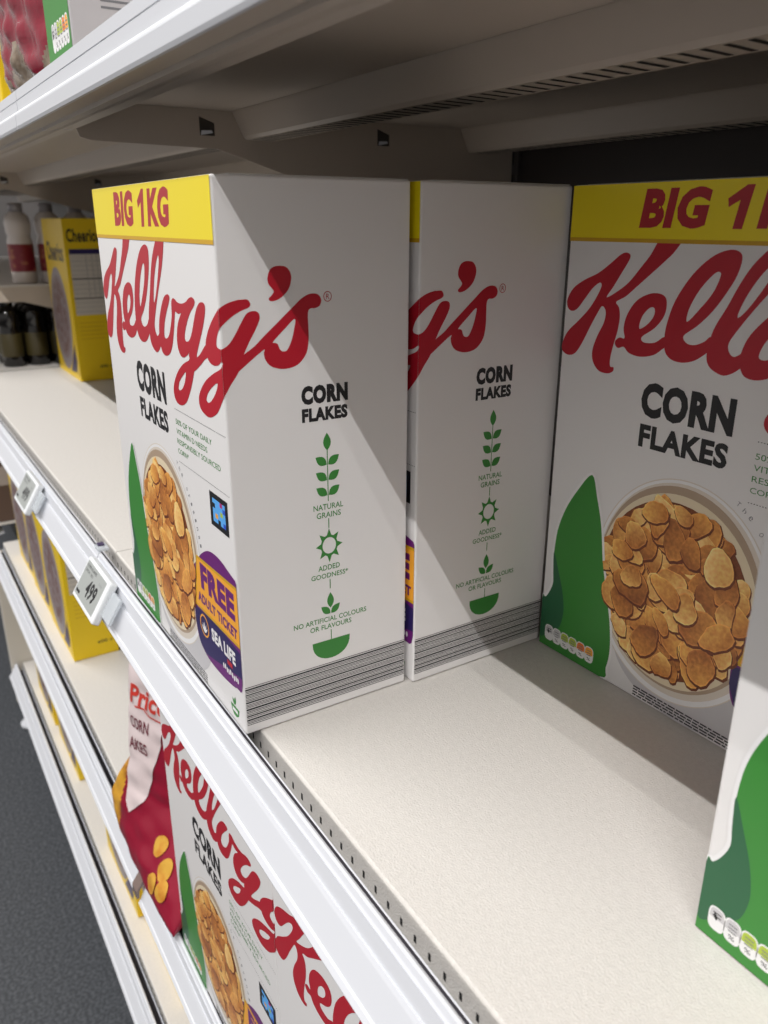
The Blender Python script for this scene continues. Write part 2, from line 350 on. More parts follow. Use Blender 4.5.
def make_cornflakes():
    root = thing('cereal_box', 'x', 'cereal box')
    carton_mesh(W, D, H, [CARTON], root)
    # top closure flap, slightly raised
    bm = bmesh.new(); addbox(bm, .002, W-.002, .012, D-.001, H, H+.0009, 0, .0003, 1)
    finish('top_flap', bm, [EDGEW], root)
    Wm, Dm = W*1000, D*1000
    P = Print(Wm)
    P.poly([rect(.6, 339.3, Wm-.4, 374.6)], YEL, 4); P.poly([rect(.6, 336.8, Wm-.4, 339.4)], YELD, 4)
    P.text('BIG', 63, 346, 117, 371, BRED, 5, bold=.055, shear=.15); P.text('KG', 150, 346, 199, 371, BRED, 5, bold=.055, shear=.15)
    P.poly([[(134,346),(140.5,346),(145.5,371),(140.5,371),(128.5,363.5),(129.5,358.5),(137,362.5)]], BRED, 5)
    P.build('size_banner', root)
    P = Print(Wm)
    def cl(pts): return [(min(max(u, .8), 1e9), v) for u, v in pts]
    for i, k in enumerate(('K','e','l','l2','o','g','gc','g2','s','ap')):
        P.poly([smoothpoly(cl(l)) for l in LOGO[k]], RED, 1+.07*i)
    P.poly([ell(348, 304.7, 3.0, 3.3, 24), ell(348, 304.7, 2.5, 2.8, 24)], RED, 1); P.text('R', 346.9, 303.1, 349.3, 306.4, RED, 1)
    P.build('brand_logo', root)
    P = Print(Wm)
    P.text('CORN', 81, 220, 155, 245, BLACK, 1, bold=.055)
    P.text('FLAKES', 82.5, 198, 154, 215, BLACK, 1, bold=.045)
    P.build('product_name', root)
    P = Print(Wm)
    P.text('CORN', 327, 236, 362, 248.6, BLACK, 1, bold=.07)
    P.text('FLAKES', 327, 224.2, 361.6, 233.6, BLACK, 1, bold=.06)
    P.build('side_product_name', root)
    # green corner artwork: plain two-tone leaf sweep with a pale rim
    sw = [(.7,44),(4,46),(8,52),(11.5,62),(10.5,74),(10,88),(12,110),(19,131),(30,150),(43,166),(50,150),(57,128),(62,100),(69,74),(75,52),(78,29),(76,12),(70,.8),(.7,.8)]
    def part_smooth(pts, k0, k1):
        s = smoothpoly(pts, 4); n = len(pts)
        return [p for i, p in enumerate(s) if (i//4) < k1]+pts[k1:]
    core = part_smooth(sw, 0, 17)
    core = [(max(u,.7), max(v,.7)) for u, v in core]
    cxx, cyy = 38, 60
    rim = []
    n = len(core)
    for i, (u, v) in enumerate(core):
        a, b = core[i-1], core[(i+1)%n]; dx, dy = b[0]-a[0], b[1]-a[1]; L = math.hypot(dx, dy) or 1
        w = 2.2 if v > 1 and u > 1 else 0
        rim.append((max(.7, u-dy/L*w), max(.7, v+dx/L*w)))
    P = Print(Wm)
    P.poly([rim], WHT, 9.0); P.poly([core], GRN, 9.6)
    dk = [(.7,44),(4,46),(8,52),(11.5,62),(10.5,74),(10,90),(17,74),(23,58),(26,42),(24,28),(19,20),(10,13),(.7,9)]
    P.poly([[(max(u,.7), v) for u, v in smoothpoly(dk)]], GRND, 10)
    P.build('corner_artwork', root)
    P = Print(Wm); lozenges(P, 7, 7.5, 62, 22, 11); P.build('nutrition_label', root)
    # bowl
    P = Print(Wm)
    P.poly([ell(133, 90, 80, 86, 64)], SHDW, .5) if 0 else None
    P.poly([[p for p in ell(146, 42, 66, 41.5, 64)]], SHDW, .5)
    P.poly([ell(129, 98, 75, 85.5, 64)], CREAM, 1.0)
    P.poly([ell(129, 98, 74.2, 84.7, 64), ell(129, 99, 71.5, 81.5, 64)], WHT, 1.4)
    P.poly([ell(127.5, 100, 69, 78, 64)], CREAM2, 1.8)
    P.poly([ell(126, 98, 67, 74, 64)], MILK, 2.2)
    bowl = P.build('bowl_picture', root)
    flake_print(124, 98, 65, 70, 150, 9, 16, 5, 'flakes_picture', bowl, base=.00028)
    for i, ch in enumerate('The Original'):
        if ch == ' ': continue
        a = math.radians(62-i*4.1); u = 129+81*math.cos(a); v = 98+91*math.sin(a)
        Q = 1.6
        if i == 0: T = Print(Wm)
        T.text(ch, u-Q*.8, v-Q, u+Q*.8, v+Q, GREYP, 1, rot=a-PI/2)
    T.build('caption_text', root)
    # claims
    P = Print(Wm)
    for i, (t, w) in enumerate((('50% OF YOUR DAILY', 76), ('VITAMIN D NEEDS', 66), ('RESPONSIBLY SOURCED', 90), ('CORN*', 24))):
        P.text(t, 173, 210-7.4*i, 173+w*.96, 214-7.4*i, IGRN, 1, bold=.0)
    for v in (221, 181):
        for k in range(50): P.poly([rect(173+2*k, v, 174+2*k, v+.5)], BLACK, 1)
    P.build('claims_text', root)
    # coloured tile
    P = Print(Wm)
    P.poly([rect(234, 151, 267, 176)], BLACK, 1); P.poly([rect(239, 155, 262, 172)], CYAN, 1.5)
    for (a, b, m) in ((0,3,BLACK),(1,1,ORNG),(3,2,LIME),(4,0,BLUE),(2,0,BLACK),(3,4,MAGE),(0,0,CYAN),(4,3,BLUE)):
        P.poly([rect(239+4.6*a, 155+3.4*b, 243.6+4.6*a, 158.4+3.4*b)], m, 2)
    P.build('colour_tile', root)
    # ticket offer
    P = Print(Wm)
    blob = [(190,100),(197,110),(206,118),(222,126),(240,128),(258,125),(273.6,117),(273.6,42),(262,33),(245,29.5),(220,28),(200,30),(186,38),(181,55),(182,80)]
    bl = smoothpoly(blob[:7], 4)[:24]+smoothpoly(blob, 4)[28:]
    P.poly([[(min(u,273.6), v) for u, v in bl]], PURP, 3.2)
    P.poly([[(182,66),(230,70),(273.6,66),(273.6,46),(250,42),(225,36),(200,31),(188,36),(181,52)]], NAVY, 3.8)
    P.poly([[(194,113.5),(273.6,117),(273.6,70),(184,68)]], YELD, 4.4); P.poly([[(196,111.5),(273.6,114.6),(273.6,72.4),(186.4,70.2)]], ORNG, 5)
    P.text('FREE', 201, 88.5, 268, 110, PURP, 5.6, bold=.06)
    P.text('ADULT TICKET', 192, 75, 270, 83.5, PURP, 5.6, bold=.05)
    P.text('SEA', 216, 51, 238, 62, WHT, 5.6, bold=.05); P.text('LIFE', 241, 51, 263, 62, WHT, 5.6, bold=.05)
    P.poly([ell(201, 56, 9.5, 9.5, 28), ell(201, 56, 8, 8, 28)], ORNG, 5.6); P.text('ZOO', 195.5, 53, 206.5, 59, WHT, 5.6) if 0 else None
    for k in range(5): P.poly([leaf(201, 50, 10-abs(k-2), .9, 90+(k-2)*24)], WHT, 5.6+.2*k)
    P.text('Adventures', 236, 38.5, 268, 44.5, WHT, 5.6, shear=.2) if 0 else None
    for k in range(9): P.poly([ell(238+3.4*k, 40+.8*math.sin(k*1.9), 1.3, 2.4, 12)], WHT, 5.6)
    P.poly([rect(246, 45.5, 256, 49.5)], RED, 5.6)
    P.build('ticket_offer', root)
    # green bowl badge
    P = Print(Wm)
    P.poly([[(247,14),(263,14),(261.5,8.5),(257.5,5.6),(252.5,5.6),(248.5,8.5)]], IGRN, 1)
    P.poly([leaf(255, 15, 6.5, 1.6, 130)], IGRN, 1.1); P.poly([leaf(255, 15, 8, 1.6, 78)], IGRN, 1.2)
    P.poly([rect(250,9,260,11.8)], WHT, 1.5)
    P.build('recycling_badge', root)
    # small print along the foot of the front
    P = Print(Wm); rnd = random.Random(3)
    for r in range(4):
        u = 104
        while u < 196:
            w = rnd.uniform(2, 7); P.poly([rect(u, 2.4+2.3*r, min(u+w, 197), 3.6+2.3*r)], BLACK, 1); u += w+.9
    P.build('small_print', root)
    # side: growing icons
    P = Print(Wm); cx = 345.2
    P.poly([leaf(cx, 203, 12.5, 3.0, 90)], IGRN, 1)
    for v in (196, 185, 174):
        P.poly([leaf(cx+.6, v-3, 10.5, 3.1, 36)], IGRN, 1); P.poly([leaf(cx-.6, v-3, 10.5, 3.1, 144)], IGRN, 1.1)
    P.poly([line(cx, 166.5, cx, 204, .7)], IGRN, 1.3)
    P.text('NATURAL', 333.5, 160.6, 357, 164.8, IGRN, 1, bold=.012); P.text('GRAINS', 335.8, 154.6, 355, 158.8, IGRN, 1, bold=.012)
    P.poly([line(cx, 146.5, cx, 153.8, .7)], IGRN, 1)
    star = []
    for i in range(24):
        a = 2*PI*i/24+PI/2; r = 12.0 if i % 3 == 0 else 7.6; star.append((cx+r*.9*math.cos(a), 133.2+r*1.08*math.sin(a)))
    P.poly([star, ell(cx, 133.2, 5.4, 6.2, 28)], IGRN, 1)
    P.text('ADDED', 336, 114.6, 353.5, 118.6, IGRN, 1, bold=.012); P.text('GOODNESS*', 330.2, 108.4, 360.2, 112.4, IGRN, 1, bold=.012)
    P.poly([line(cx, 99.5, cx, 106.8, .7)], IGRN, 1)
    P.poly([leaf(cx, 84, 12.5, 2.8, 90)], IGRN, 1); P.poly([leaf(cx+.3, 79.5, 10, 2.7, 42)], IGRN, 1.1); P.poly([leaf(cx-.3, 79.5, 10, 2.7, 138)], IGRN, 1.2)
    P.text('NO ARTIFICIAL COLOURS', 315, 73.2, 375.5, 77.2, IGRN, 1, bold=.012); P.text('OR FLAVOURS', 328, 67.4, 362.5, 71.4, IGRN, 1, bold=.012)
    P.poly([line(cx, 57, cx, 66.2, .7)], IGRN, 1)
    bw = [(329.5,58)]+[(cx+15.7*math.cos(a), 58-15.5*math.sin(a)**.8) for a in [PI-PI*i/16 for i in range(1,16)]]+[(360.9,58)]
    P.poly([bw], IGRN, 1)
    P.build('side_icons', root)
    # side: dense stripes at the foot
    P = Print(Wm); rnd = random.Random(11); v = 7.5
    seq = [.5,.5,.5,1.3,.5,1.1,.5,.5,.6,1.4,.5,.5,.5,1.2,.5,.5,.5,.5,.9,.5,.5,1.3,.5]
    for i, w in enumerate(seq):
        P.poly([rect(Wm+1.2, v, Wm+Dm-1.2, v+w)], BLACK, 1); v += w+(.62 if i % 3 else .85)
    P.build('edge_stripes', root)
    return root
box = make_cornflakes()
Z = lambda *a: a
def place_left(x, y, yaw, z=0):    # x,y = front-left foot
    return (x, y, z), yaw
def right_to_left(x, y, yaw): return (x-W*math.cos(yaw), y-W*math.sin(yaw))
G = 'white cartons of corn flakes'
ax, ay = right_to_left(0, 0, -.003)
box.location = (ax, ay, .0004); box.rotation_euler = (0,0,-.003)
box['label'] = 'tall white cereal box at the shelf edge with its whole purple free ticket offer showing'; box['group'] = G
bx, by = right_to_left(.0058, .1415, .010)
dup(box, (bx, by, .0004), .010, 'white cereal box directly behind the front left one, mostly its side visible', G)
dup(box, (.0095, .2744, .0004), .0179, 'white cereal box at the back in shade, whole bowl picture facing out', G)
dup(box, (.281, .1342, .0004), -.0092, 'white and green cereal box cut off by the right edge, nearest on the right', G)
dup(box, (-.2568, .0048, -.4418), .0021, 'white cereal box on the shelf below, beside the crimson bag', G)
dup(box, (.0195, .0048, -.4418), .002, 'white cereal box on the shelf below, at the bottom edge, right of its twin', G)

# ------------------------------------------------------------------ yellow hoop-cereal cartons
YC = mat('yellow carton', (232,196,18), .4, spec=.45)
LILAC = mat('printed lilac bowl', (148,138,142), .45); LILD = mat('printed bowl shade', (134,116,116), .45)
BRN2 = mat('printed hoops brown', (112,76,70), .5)
TBL = mat('printed table grey', (200,192,180), .5)
def make_hoops(w, d, h, parent_name, label, loc):
    root = thing('cereal_box', label, 'cereal box', loc)
    carton_mesh(w, d, h, [YC], root)
    wm, dm, hm = w*1000, d*1000, h*1000
    P = Print(wm)
    P.text('Cheerios', wm*.12, hm*.74, wm*.9, hm*.86, BLACK, 1, bold=.03)
    P.build('brand_name', root)
    P = Print(wm)
    P.text('Cheerios', wm+dm*.08, hm*.86, wm+dm*.92, hm*.94, BLACK, 1, bold=.03)
    P.build('side_brand_name', root)
    P = Print(wm)
    P.poly([ell(wm*.44, hm*.37, wm*.42, hm*.33, 40)], LILAC, 1); P.poly([ell(wm*.44, hm*.38, wm*.34, hm*.27, 40)], LILD, 2)
    rnd = random.Random(4)
    for k in range(60):
        a = rnd.uniform(0, 2*PI); r = math.sqrt(rnd.random()); u = wm*.44+wm*.28*r*math.cos(a); v = hm*.38+hm*.23*r*math.sin(a)
        P.poly([ell(u, v, 6.5, 6.5, 12), ell(u, v, 2.2, 2.2, 12)], rnd.choice((BRN2, BRN2, LILAC)), 3+k*.02)
    P.build('bowl_picture', root)
    P = Print(wm)
    P.poly([[(wm*.62,hm*.04),(wm*.9,hm*.24),(wm*.93,hm*.12),(wm*.86,hm*.05)]], NAVY, 1)
    P.build('corner_badge', root)
    P = Print(wm)
    P.poly([rect(wm+dm*.1, hm*.42, wm+dm*.9, hm*.82)], TBL, 1)
    P.poly([rect(wm+dm*.1, hm*.79, wm+dm*.9, hm*.82)], NAVY, 2)
    for k in range(12): P.poly([rect(wm+dm*.1, hm*(.44+.028*k), wm+dm*.9, hm*(.4415+.028*k))], GREYP, 2)
    for k in (.5,.65,.78): P.poly([rect(wm+dm*k, hm*.52, wm+dm*(k+.01), hm*.79)], GREYP, 2)
    for k in (.52,.64): P.poly([rect(wm+dm*.1, hm*k, wm+dm*.9, hm*(k+.006))], BLACK, 2.5)
    P.build('nutrition_table', root)
    P = Print(wm)
    P.text('600 g', wm+dm*.55, hm*.075, wm+dm*.88, hm*.1, BLACK, 1, bold=.02)
    P.build('weight_text', root)
    P = Print(wm)
    for k in range(5): P.poly([rect(wm+dm*.15, hm*(.37-.025*k), wm+dm*(.85-.07*(k%3)), hm*(.374-.025*k))], YELD, 1)
    P.build('side_small_print', root)
    return root
GH = 'yellow cereal cartons'
yb = make_hoops(.225, .085, .357, '', 'yellow cereal box standing alone at the far end of the shelf', (-1.695,.217,.0004))
yl = 'yellow cereal box on the shelf below, closest to the crimson bag'
lowz = -.4418
ys = make_hoops(.205, .085, .33, '', yl, (-.981-.205,.040,lowz)); ys['group'] = GH
for i, lb in enumerate(('second yellow cereal box from the crimson bag on the shelf below','third yellow cereal box from the crimson bag on the shelf below')):
    dup(ys, (-.981-.205*(i+2)-.003*(i+1), .042+.003*i, lowz), 0, lb, GH)
for x, y, lb in ((-1.349,.032,'yellow cereal box on the bottom shelf, nearest the end panel and foot'),(-1.107,.034,'yellow cereal box on the bottom shelf, just right of the one nearest the end panel'),
              (-.673,.036,'yellow cereal box on the bottom shelf, just below the joint in the rail above'),(-.463,.045,'yellow cereal box on the bottom shelf, nearest the bottom of the picture')):
    dup(ys, (x-.205, y, -.7995), 0, lb, GH)

# ------------------------------------------------------------------ shelving
HOOKD = mat('punched recess', (62,56,52), .6)
def rail_profile(oy, oz):
    # cross-section of the ticket rail: ridge, groove, upper face, crease, lower face, lip, underside, inner trough
    cy, cz = oy*.52, oz*.36
    return [(-.003,.0015),(-.0045,.0025),(-.0065,.0022),(-.0078,-.001),(-.0088,-.0025),(-.0095,-.0020),(cy+.0015,cz+.0012),(cy+.0004,cz+.0016),(cy-.0012,cz-.0012),(oy+.0035,oz+.0052),(oy+.0022,oz+.0046),
            (oy,oz+.001),(oy+.0008,oz-.0016),(oy+.004,oz-.0012),(oy+.018,oz+.004),(.004,oz+.003),(.019,oz+.0035),(.030,oz+.006),(.030,oz+.0075),(.010,oz+.0065),(.0092,oz+.02),(.0092,-.0165),(.0080,-.0165),(.0080,-.026),(-.0015,-.026),(-.0022,-.004)]
def steep_profile(oy, oz):
    return [(-.003,.0015),(-.006,.0022),(oy+.007,.0012),(oy+.0032,-.0006),(oy+.0030,-.0085),(oy+.0036,-.0090),(oy+.0030,-.0095),(oy+.0028,-.0176),(oy+.0004,-.0200),(oy,-.0215),(oy,oz+.001),(oy+.0008,oz-.0012),(oy+.004,oz-.0008),
            (oy+.022,oz+.0015),(oy+.0228,oz-.0012),(oy+.030,oz-.0008),(.010,oz+.0015),(.019,oz+.0010),(.030,oz+.006),(.030,oz+.0075),(.010,oz+.0065),(.0092,oz+.02),(.0092,-.0165),(.0080,-.0165),(.0080,-.026),(-.0015,-.026),(-.0022,-.004)]
def shelf(name, label, x0, x1, z, oy=-.027, oz=-.041, depth=.553, channels=(.192,.488), brackets=(), slots=True, group='white shelves of the unit', under=METAL, dy=0, steep=False, rail_start=.0012):
    root = thing(name, label, 'shelf', (x0, dy, z), 0, group); L = x1-x0
    bm = bmesh.new()
    r = .0022; fy = .0118
    prof = [(depth,0),(fy+r,0),(fy+r*.45,-r*.2),(fy+r*.1,-r*.6),(fy,-r*1.2),(fy,-.028),(fy+.0016,-.028),(fy+.0016,-.0046),(depth,-.0046)]
    addprism_x(bm, prof, .0008, L-.0008, 0, idx=[0,0,0,0,0,1,1,1,0])
    bm.faces.ensure_lookup_table()
    finish('tray', bm, [TRAY, under], root)
    bm = bmesh.new(); addbox(bm, .017, L-.017, depth, .5660-dy, -.0046, 0); finish('rear_light_stop', bm, [TRAY], root)  # strip added to stop light leaking down between tray and back panel
    if slots:
        bm = bmesh.new(); n = int(L/.01345)
        for i in range(n):
            x = .004+i*.01345
            if x > L-.004: break
            addbox(bm, x, x+.0020, fy-.00025, fy+.0004, -.0165, -.0115)
        finish('perforation_strip', bm, [DARK], root)
    bm = bmesh.new(); addprism_x(bm, (steep_profile if steep else rail_profile)(oy, oz), rail_start, L-.0012, 0, idx=([0]*12+[1]*7+[0]*8) if steep else [0]*(len(rail_profile(oy, oz))-4)+[2,2,2,0])  # steep rail's underside takes the darker steel colour to deepen its shade
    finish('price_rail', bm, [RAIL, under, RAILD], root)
    for k, cy in enumerate(channels):
        bm = bmesh.new()
        pr = [(cy-.013,-.0048),(cy-.012,-.0075),(cy-.002,-.028),(cy+.001,-.031),(cy+.0335,-.031),(cy+.0335,-.0048),(cy+.032,-.0048),(cy+.032,-.0295),(cy+.0015,-.0295),(cy-.0105,-.0065),(cy-.0105,-.0048)]
        addprism_x(bm, pr, .006, L-.006)
        ch = finish('support_channel', bm, [under], root)
        bm = bmesh.new(); n = int((L-.03)/.0134)
        for i in range(n):
            x = .016+i*.0134
            vs = [bm.verts.new(v) for v in ((x,cy+.004,-.0312),(x+.0042,cy+.004,-.0312),(x+.0022,cy+.030,-.0312),(x-.0020,cy+.030,-.0312))]
            bm.faces.new(vs)
        finish('slot_row', bm, [DARK], ch)
    for bxx in brackets:
        bm = bmesh.new()
        pts = [(.020,-.0048),(.020,-.024),(.024,-.0365),(.034,-.0390),(.161,-.041),(.240,-.064),(.40,-.105),(.5600-dy,-.135),(.5600-dy,-.0048)]
        addprism_x(bm, pts, bxx-.0015, bxx+.0015)
        br = finish('bracket', bm, [under], root)
        for hy in (.147, .36):
            bm = bmesh.new()
            s = 1 if bxx < L/2 else -1
            f = bxx+s*.0016
            vs = [bm.verts.new(v) for v in ((f,hy-.004,-.0115),(f,hy+.012,-.017),(f,hy+.012,-.029),(f,hy-.004,-.029))]
            bm.faces.new(vs if s > 0 else vs[::-1]).material_index = 0
            vs = [bm.verts.new(v) for v in ((f+s*.0004,hy-.003,-.0288),(f+s*.0004,hy+.010,-.0262),(f+s*.002,hy+.008,-.0240),(f+s*.002,hy-.003,-.0245))]
            bm.faces.new(vs).material_index = 1
            finish('bracket_hook', bm, [HOOKD, RAIL], br)
    return root
JX, EX, RX = -.398, -1.712, .93
shelf('gondola_shelf', 'white metal shelf in the middle of the picture, tall cereal boxes stand on it', JX, RX, 0, brackets=(.004,))
shelf('gondola_shelf', 'nearly empty white shelf running away to the left with two price tags', EX, JX, 0, brackets=(.004,))
shelf('gondola_shelf', 'grey underside of the shelf above the tall boxes, with slotted channels', JX, RX, .462, oy=-.030, oz=-.0315, steep=True, brackets=(.004,))
shelf('gondola_shelf', 'shelf above running to the upper left, carrying the glossy bag', EX, JX, .462, oy=-.030, oz=-.0315, steep=True, brackets=(.004,))
shelf('gondola_shelf', 'lower shelf at the bottom, carrying white boxes below the middle shelf', JX, RX, -.4422, oy=-.0245, oz=-.034, dy=.007, rail_start=.022, brackets=(.004,))
shelf('gondola_shelf', 'lower shelf at left carrying yellow boxes and the crimson bag', EX, JX, -.4422, oy=-.0245, oz=-.032, dy=.007, brackets=(.004,))
shelf('gondola_shelf', 'bottom shelf closest to the floor, left of the joint', EX, JX, -.80, oy=-.027, oz=-.034, dy=.005)
shelf('gondola_shelf', 'bottom shelf closest to the floor, at the lower edge of the picture', JX, RX, -.80, oy=-.027, oz=-.034, dy=.005)
shelf('gondola_shelf', 'far shelf at the left edge carrying white bottles with red labels', -3.6, EX-.03, .203, oy=-.02, oz=-.034, brackets=(1.858-.004,), slots=False)
shelf('gondola_shelf', 'far dim shelf at the left edge carrying dark bottles', -3.6, EX-.03, .0, oy=-.02, oz=-.034, slots=False)
shelf('gondola_shelf', 'furthest piece of the shelf above, over the white bottles', -3.6, EX-.004, .462, oy=-.030, oz=-.0315, steep=True, brackets=(1.88,), slots=False)

shelf('gondola_shelf', 'far low shelf at the left edge carrying dull brown cartons', -3.6, EX-.03, -.40, oy=-.02, oz=-.034, slots=False)
BRC = mat('dull brown carton', (92,72,62), .6); BRW = mat('carton pale band', (168,156,148), .6)
bb = thing('brown_carton', 'dull brown carton with a pale band on the far low shelf', 'carton', (-1.93,.02,-.3995), 0, 'brown cartons on the far low shelf')
bm = bmesh.new(); addbox(bm, 0,.18,0,.10,0,.24,0,.002,2); finish('carton', bm, [BRC], bb)
bm = bmesh.new(); addbox(bm, -.0006,.1806,-.0006,.1006,.10,.15,0); finish('label_band', bm, [BRW], bb)
dup(bb, (-2.12,.02,-.3995), 0, 'dull brown carton with a pale band on the far low shelf'); dup(bb, (-1.93,.13,-.3995), 0, 'dull brown carton with a pale band on the far low shelf')
for x, lb in ((JX, 'steel upright post between the two shelf bays'), (EX, 'steel upright post at the far end of the left bay'), (RX, 'steel upright post at the right end of the shelf')):
    bm = bmesh.new(); addbox(bm, x-.015, x+.015, .5605, .5680, -.95, 1.1, 0, .001, 1)
    z = -.9
    while z < 1.05: addbox(bm, x-.008, x-.004, .5600, .5610, z, z+.018, 1); addbox(bm, x+.004, x+.008, .5600, .5610, z, z+.018, 1); z += .03
    tag(finish('upright_post', bm, [POST, DARK], None), lb, 'shelf post', 'shelf posts')
bm = bmesh.new(); addbox(bm, -9, 1.6, .5685, .582, -.95, 1.6)
struct(finish('wall_back', bm, [BACKM]))
bm = bmesh.new(); addbox(bm, EX-.026, EX-.004, -.012, .565, -.925, -.47, 0, .003, 2)
ep = thing('end_panel', 'white side panel closing the far end of the low shelves', 'panel', (0,0,0))
finish('panel', bm, [mat('end panel', (206,200,190), .45)], ep)
bm = bmesh.new(); addbox(bm, EX-.05, EX-.028, -.012, .30, -.925, -.05, 0, .003, 2) if 0 else None
addlathe(bm, [(.012,.0),(.022,.0),(.025,.006),(.025,.014),(.012,.02),(.008,.032)], (-1.625, .004, -.95), 24); addbox(bm, EX-.010, -1.61, .0, .018, -.925, -.905, 0, .002, 1)
ft = finish('foot', bm, [RAIL], ep)
# plinth under the base shelf
bm = bmesh.new(); addbox(bm, -1.58, RX, .026, .046, -.95, -.840)
tag(finish('plinth', bm, [mat('plinth grey', (150,148,146), .5)]), 'grey kick plate under the bottom shelf', 'plinth')
# floor
FLOOR = mat('speckled vinyl floor', (46,49,54), .55, spec=.4, noise=(160,(74,77,82),.42,.66), bump=(60,.1,.001))
bm = bmesh.new(); vs = [bm.verts.new(v) for v in ((-9,-3.6,-.95),(3,-3.6,-.95),(3,.5684,-.95),(-9,.5684,-.95))]; bm.faces.new(vs)
struct(finish('floor', bm, [FLOOR]))

# ------------------------------------------------------------------ electronic price tags
def make_tag():
    t = thing('price_tag', 'x', 'price tag')
    # local frame: x along rail, z up the face, face towards -y; tilted to lie on the rail
    bm = bmesh.new(); addbox(bm, 0, .086, -.009, 0, 0, .047, 0, .0022, 3); finish('casing', bm, [TAGW], t)
    P = Print(999); P.poly([rect(4, 5, 78, 43.5)], SCREEN, 1)
    P.text('CORN FLAKES', 6, 37.5, 44, 40.5, BLACK, 2, bold=.02); P.text('CEREAL 1KG', 6, 32.5, 36, 35.5, BLACK, 2); P.poly([rect(6,8,20,11)], BLACK, 2)
    P.text('499', 32, 12, 66, 31, BLACK, 2, bold=.035); P.text('EACH', 60, 34, 70, 36.5, GREYP, 2)
    s = P.build('screen', t); s.location.y = -.009
    bm = bmesh.new(); addbox(bm, .087, .113, -.004, .0, .012, .040, 0, .001, 2); finish('clip', bm, [CLEAR], t)
    return t
def tagpose(o, x): o.location = (x+.030, -.0345, -.0385); o.rotation_euler = (-math.atan2(.0225,.037), 0, 0)
tg = make_tag(); tagpose(tg, -.418); tg['label'] = 'electronic price tag reading 499 on the rail near the first box'; tg['group'] = 'electronic price tags'
t2 = dup(tg, (0,0,0), 0, 'smaller looking electronic price tag further along the rail to the left', 'electronic price tags'); tagpose(t2, -.800)
# small clear end clip bridging the rail joint
bm = bmesh.new(); addbox(bm, JX-.020, JX-.002, -.0065, .006, .0026, .0062, 0, .0008, 2); addbox(bm, JX-.018, JX-.010, -.004, .003, .0062, .0085, 1, .0004, 1)
tag(finish('rail_clip', bm, [CLEAR, mat('clip dark', (70,60,90), .4)]), 'tiny clear plastic clip on the rail joint above the 499 tag', 'clip')

bm = bmesh.new(); addprism_x(bm, [(.0045-.012,-.4440),(.0060-.024,-.4590),(.0060-.0245,-.4700),(.0060-.021,-.4700),(.0060-.020,-.4590),(.0045-.008,-.4440)], JX+.002, JX+.021)
tag(finish('joint_plate', bm, [mat('smoky joint plastic', (122,104,98), .25, spec=.6)]), 'small smoky plastic plate bridging the lower rail joint under the crimson bag', 'plate')

# ------------------------------------------------------------------ bags
CRIM = mat('crimson film', (140,12,44), .3, spec=.6, bump=(30,.25,.004))
BAGW = mat('white film', (222,206,206), .32, spec=.6, bump=(40,.3,.003))
GOLD = mat('gold flake print', (214,158,48), .35, spec=.6, noise=(38,(150,86,24),.42,.6), bump=(45,.4,.004))
FLK = mat('printed yellow flake', (208,160,62), .4, noise=(60,(190,120,36),.4,.7))
BTEXT = mat('bag text maroon', (108,22,44), .4)
BORA = mat('bag text red', (202,58,46), .4)
def pillow(xa, xb, z0, z1, ytilt, thick, matfun, mats, name, label, cat, seal=.03, nx=70, nz=90, seed=2, group=None, flat=.3, wrk=.45):
    root = thing(name, label, cat, (0,0,0), 0, group)
    rnd = random.Random(seed); ph = [rnd.uniform(0, 6) for _ in range(8)]
    def edge(t):
        e = min(1, t/.14, (1-t)/seal if t < 1 else 0)
        return max(0, min(1, e))
    def front(x, z, s=-1):
        t = (z-z0)/(z1-z0); a, b = xa(z), xb(z); q = max(0, min(1, (x-a)/(b-a)))
        w = (max(0, math.sin(PI*q)))**flat; tt = max(0, min(1, t)); e = min(1, tt/.10)**.5*min(1, (1-tt)/.22)**.6 if 0 < tt < 1 else 0
        wr = wrk*(.0016*math.sin(x*160+z*70+ph[0])+.0012*math.sin(x*90-z*150+ph[1])+.001*math.sin(z*230+ph[2]+x*40))
        return ytilt(x, z)+thick+s*thick*w*e+s*wr*w*e
    bm = bmesh.new()
    for s in (-1, 1):
        g = []
        for j in range(nz+1):
            z = z0+(z1-z0)*j/nz; row = []
            for i in range(nx+1):
                q = .5-.5*math.cos(PI*i/nx); x = xa(z)+(xb(z)-xa(z))*q; row.append(bm.verts.new((x, front(x, z, s), z)))
            g.append(row)
        for j in range(nz):
            for i in range(nx):
                vs = (g[j][i], g[j][i+1], g[j+1][i+1], g[j+1][i])
                f = bm.faces.new(vs if s < 0 else vs[::-1]); c = f.calc_center_median(); f.material_index = matfun(c.x, c.z) if s < 0 else 0; f.smooth = True
    bmesh.ops.remove_doubles(bm, verts=bm.verts, dist=.00005)
    finish('pouch', bm, mats, root)
    return root, front
def inpoly(x, y, P):
    c = False; n = len(P)
    for i in range(n):
        (a, b), (d, e) = P[i], P[(i+1)%n]
        if (b > y) != (e > y) and x < (d-a)*(y-b)/(e-b)+a: c = not c
    return c
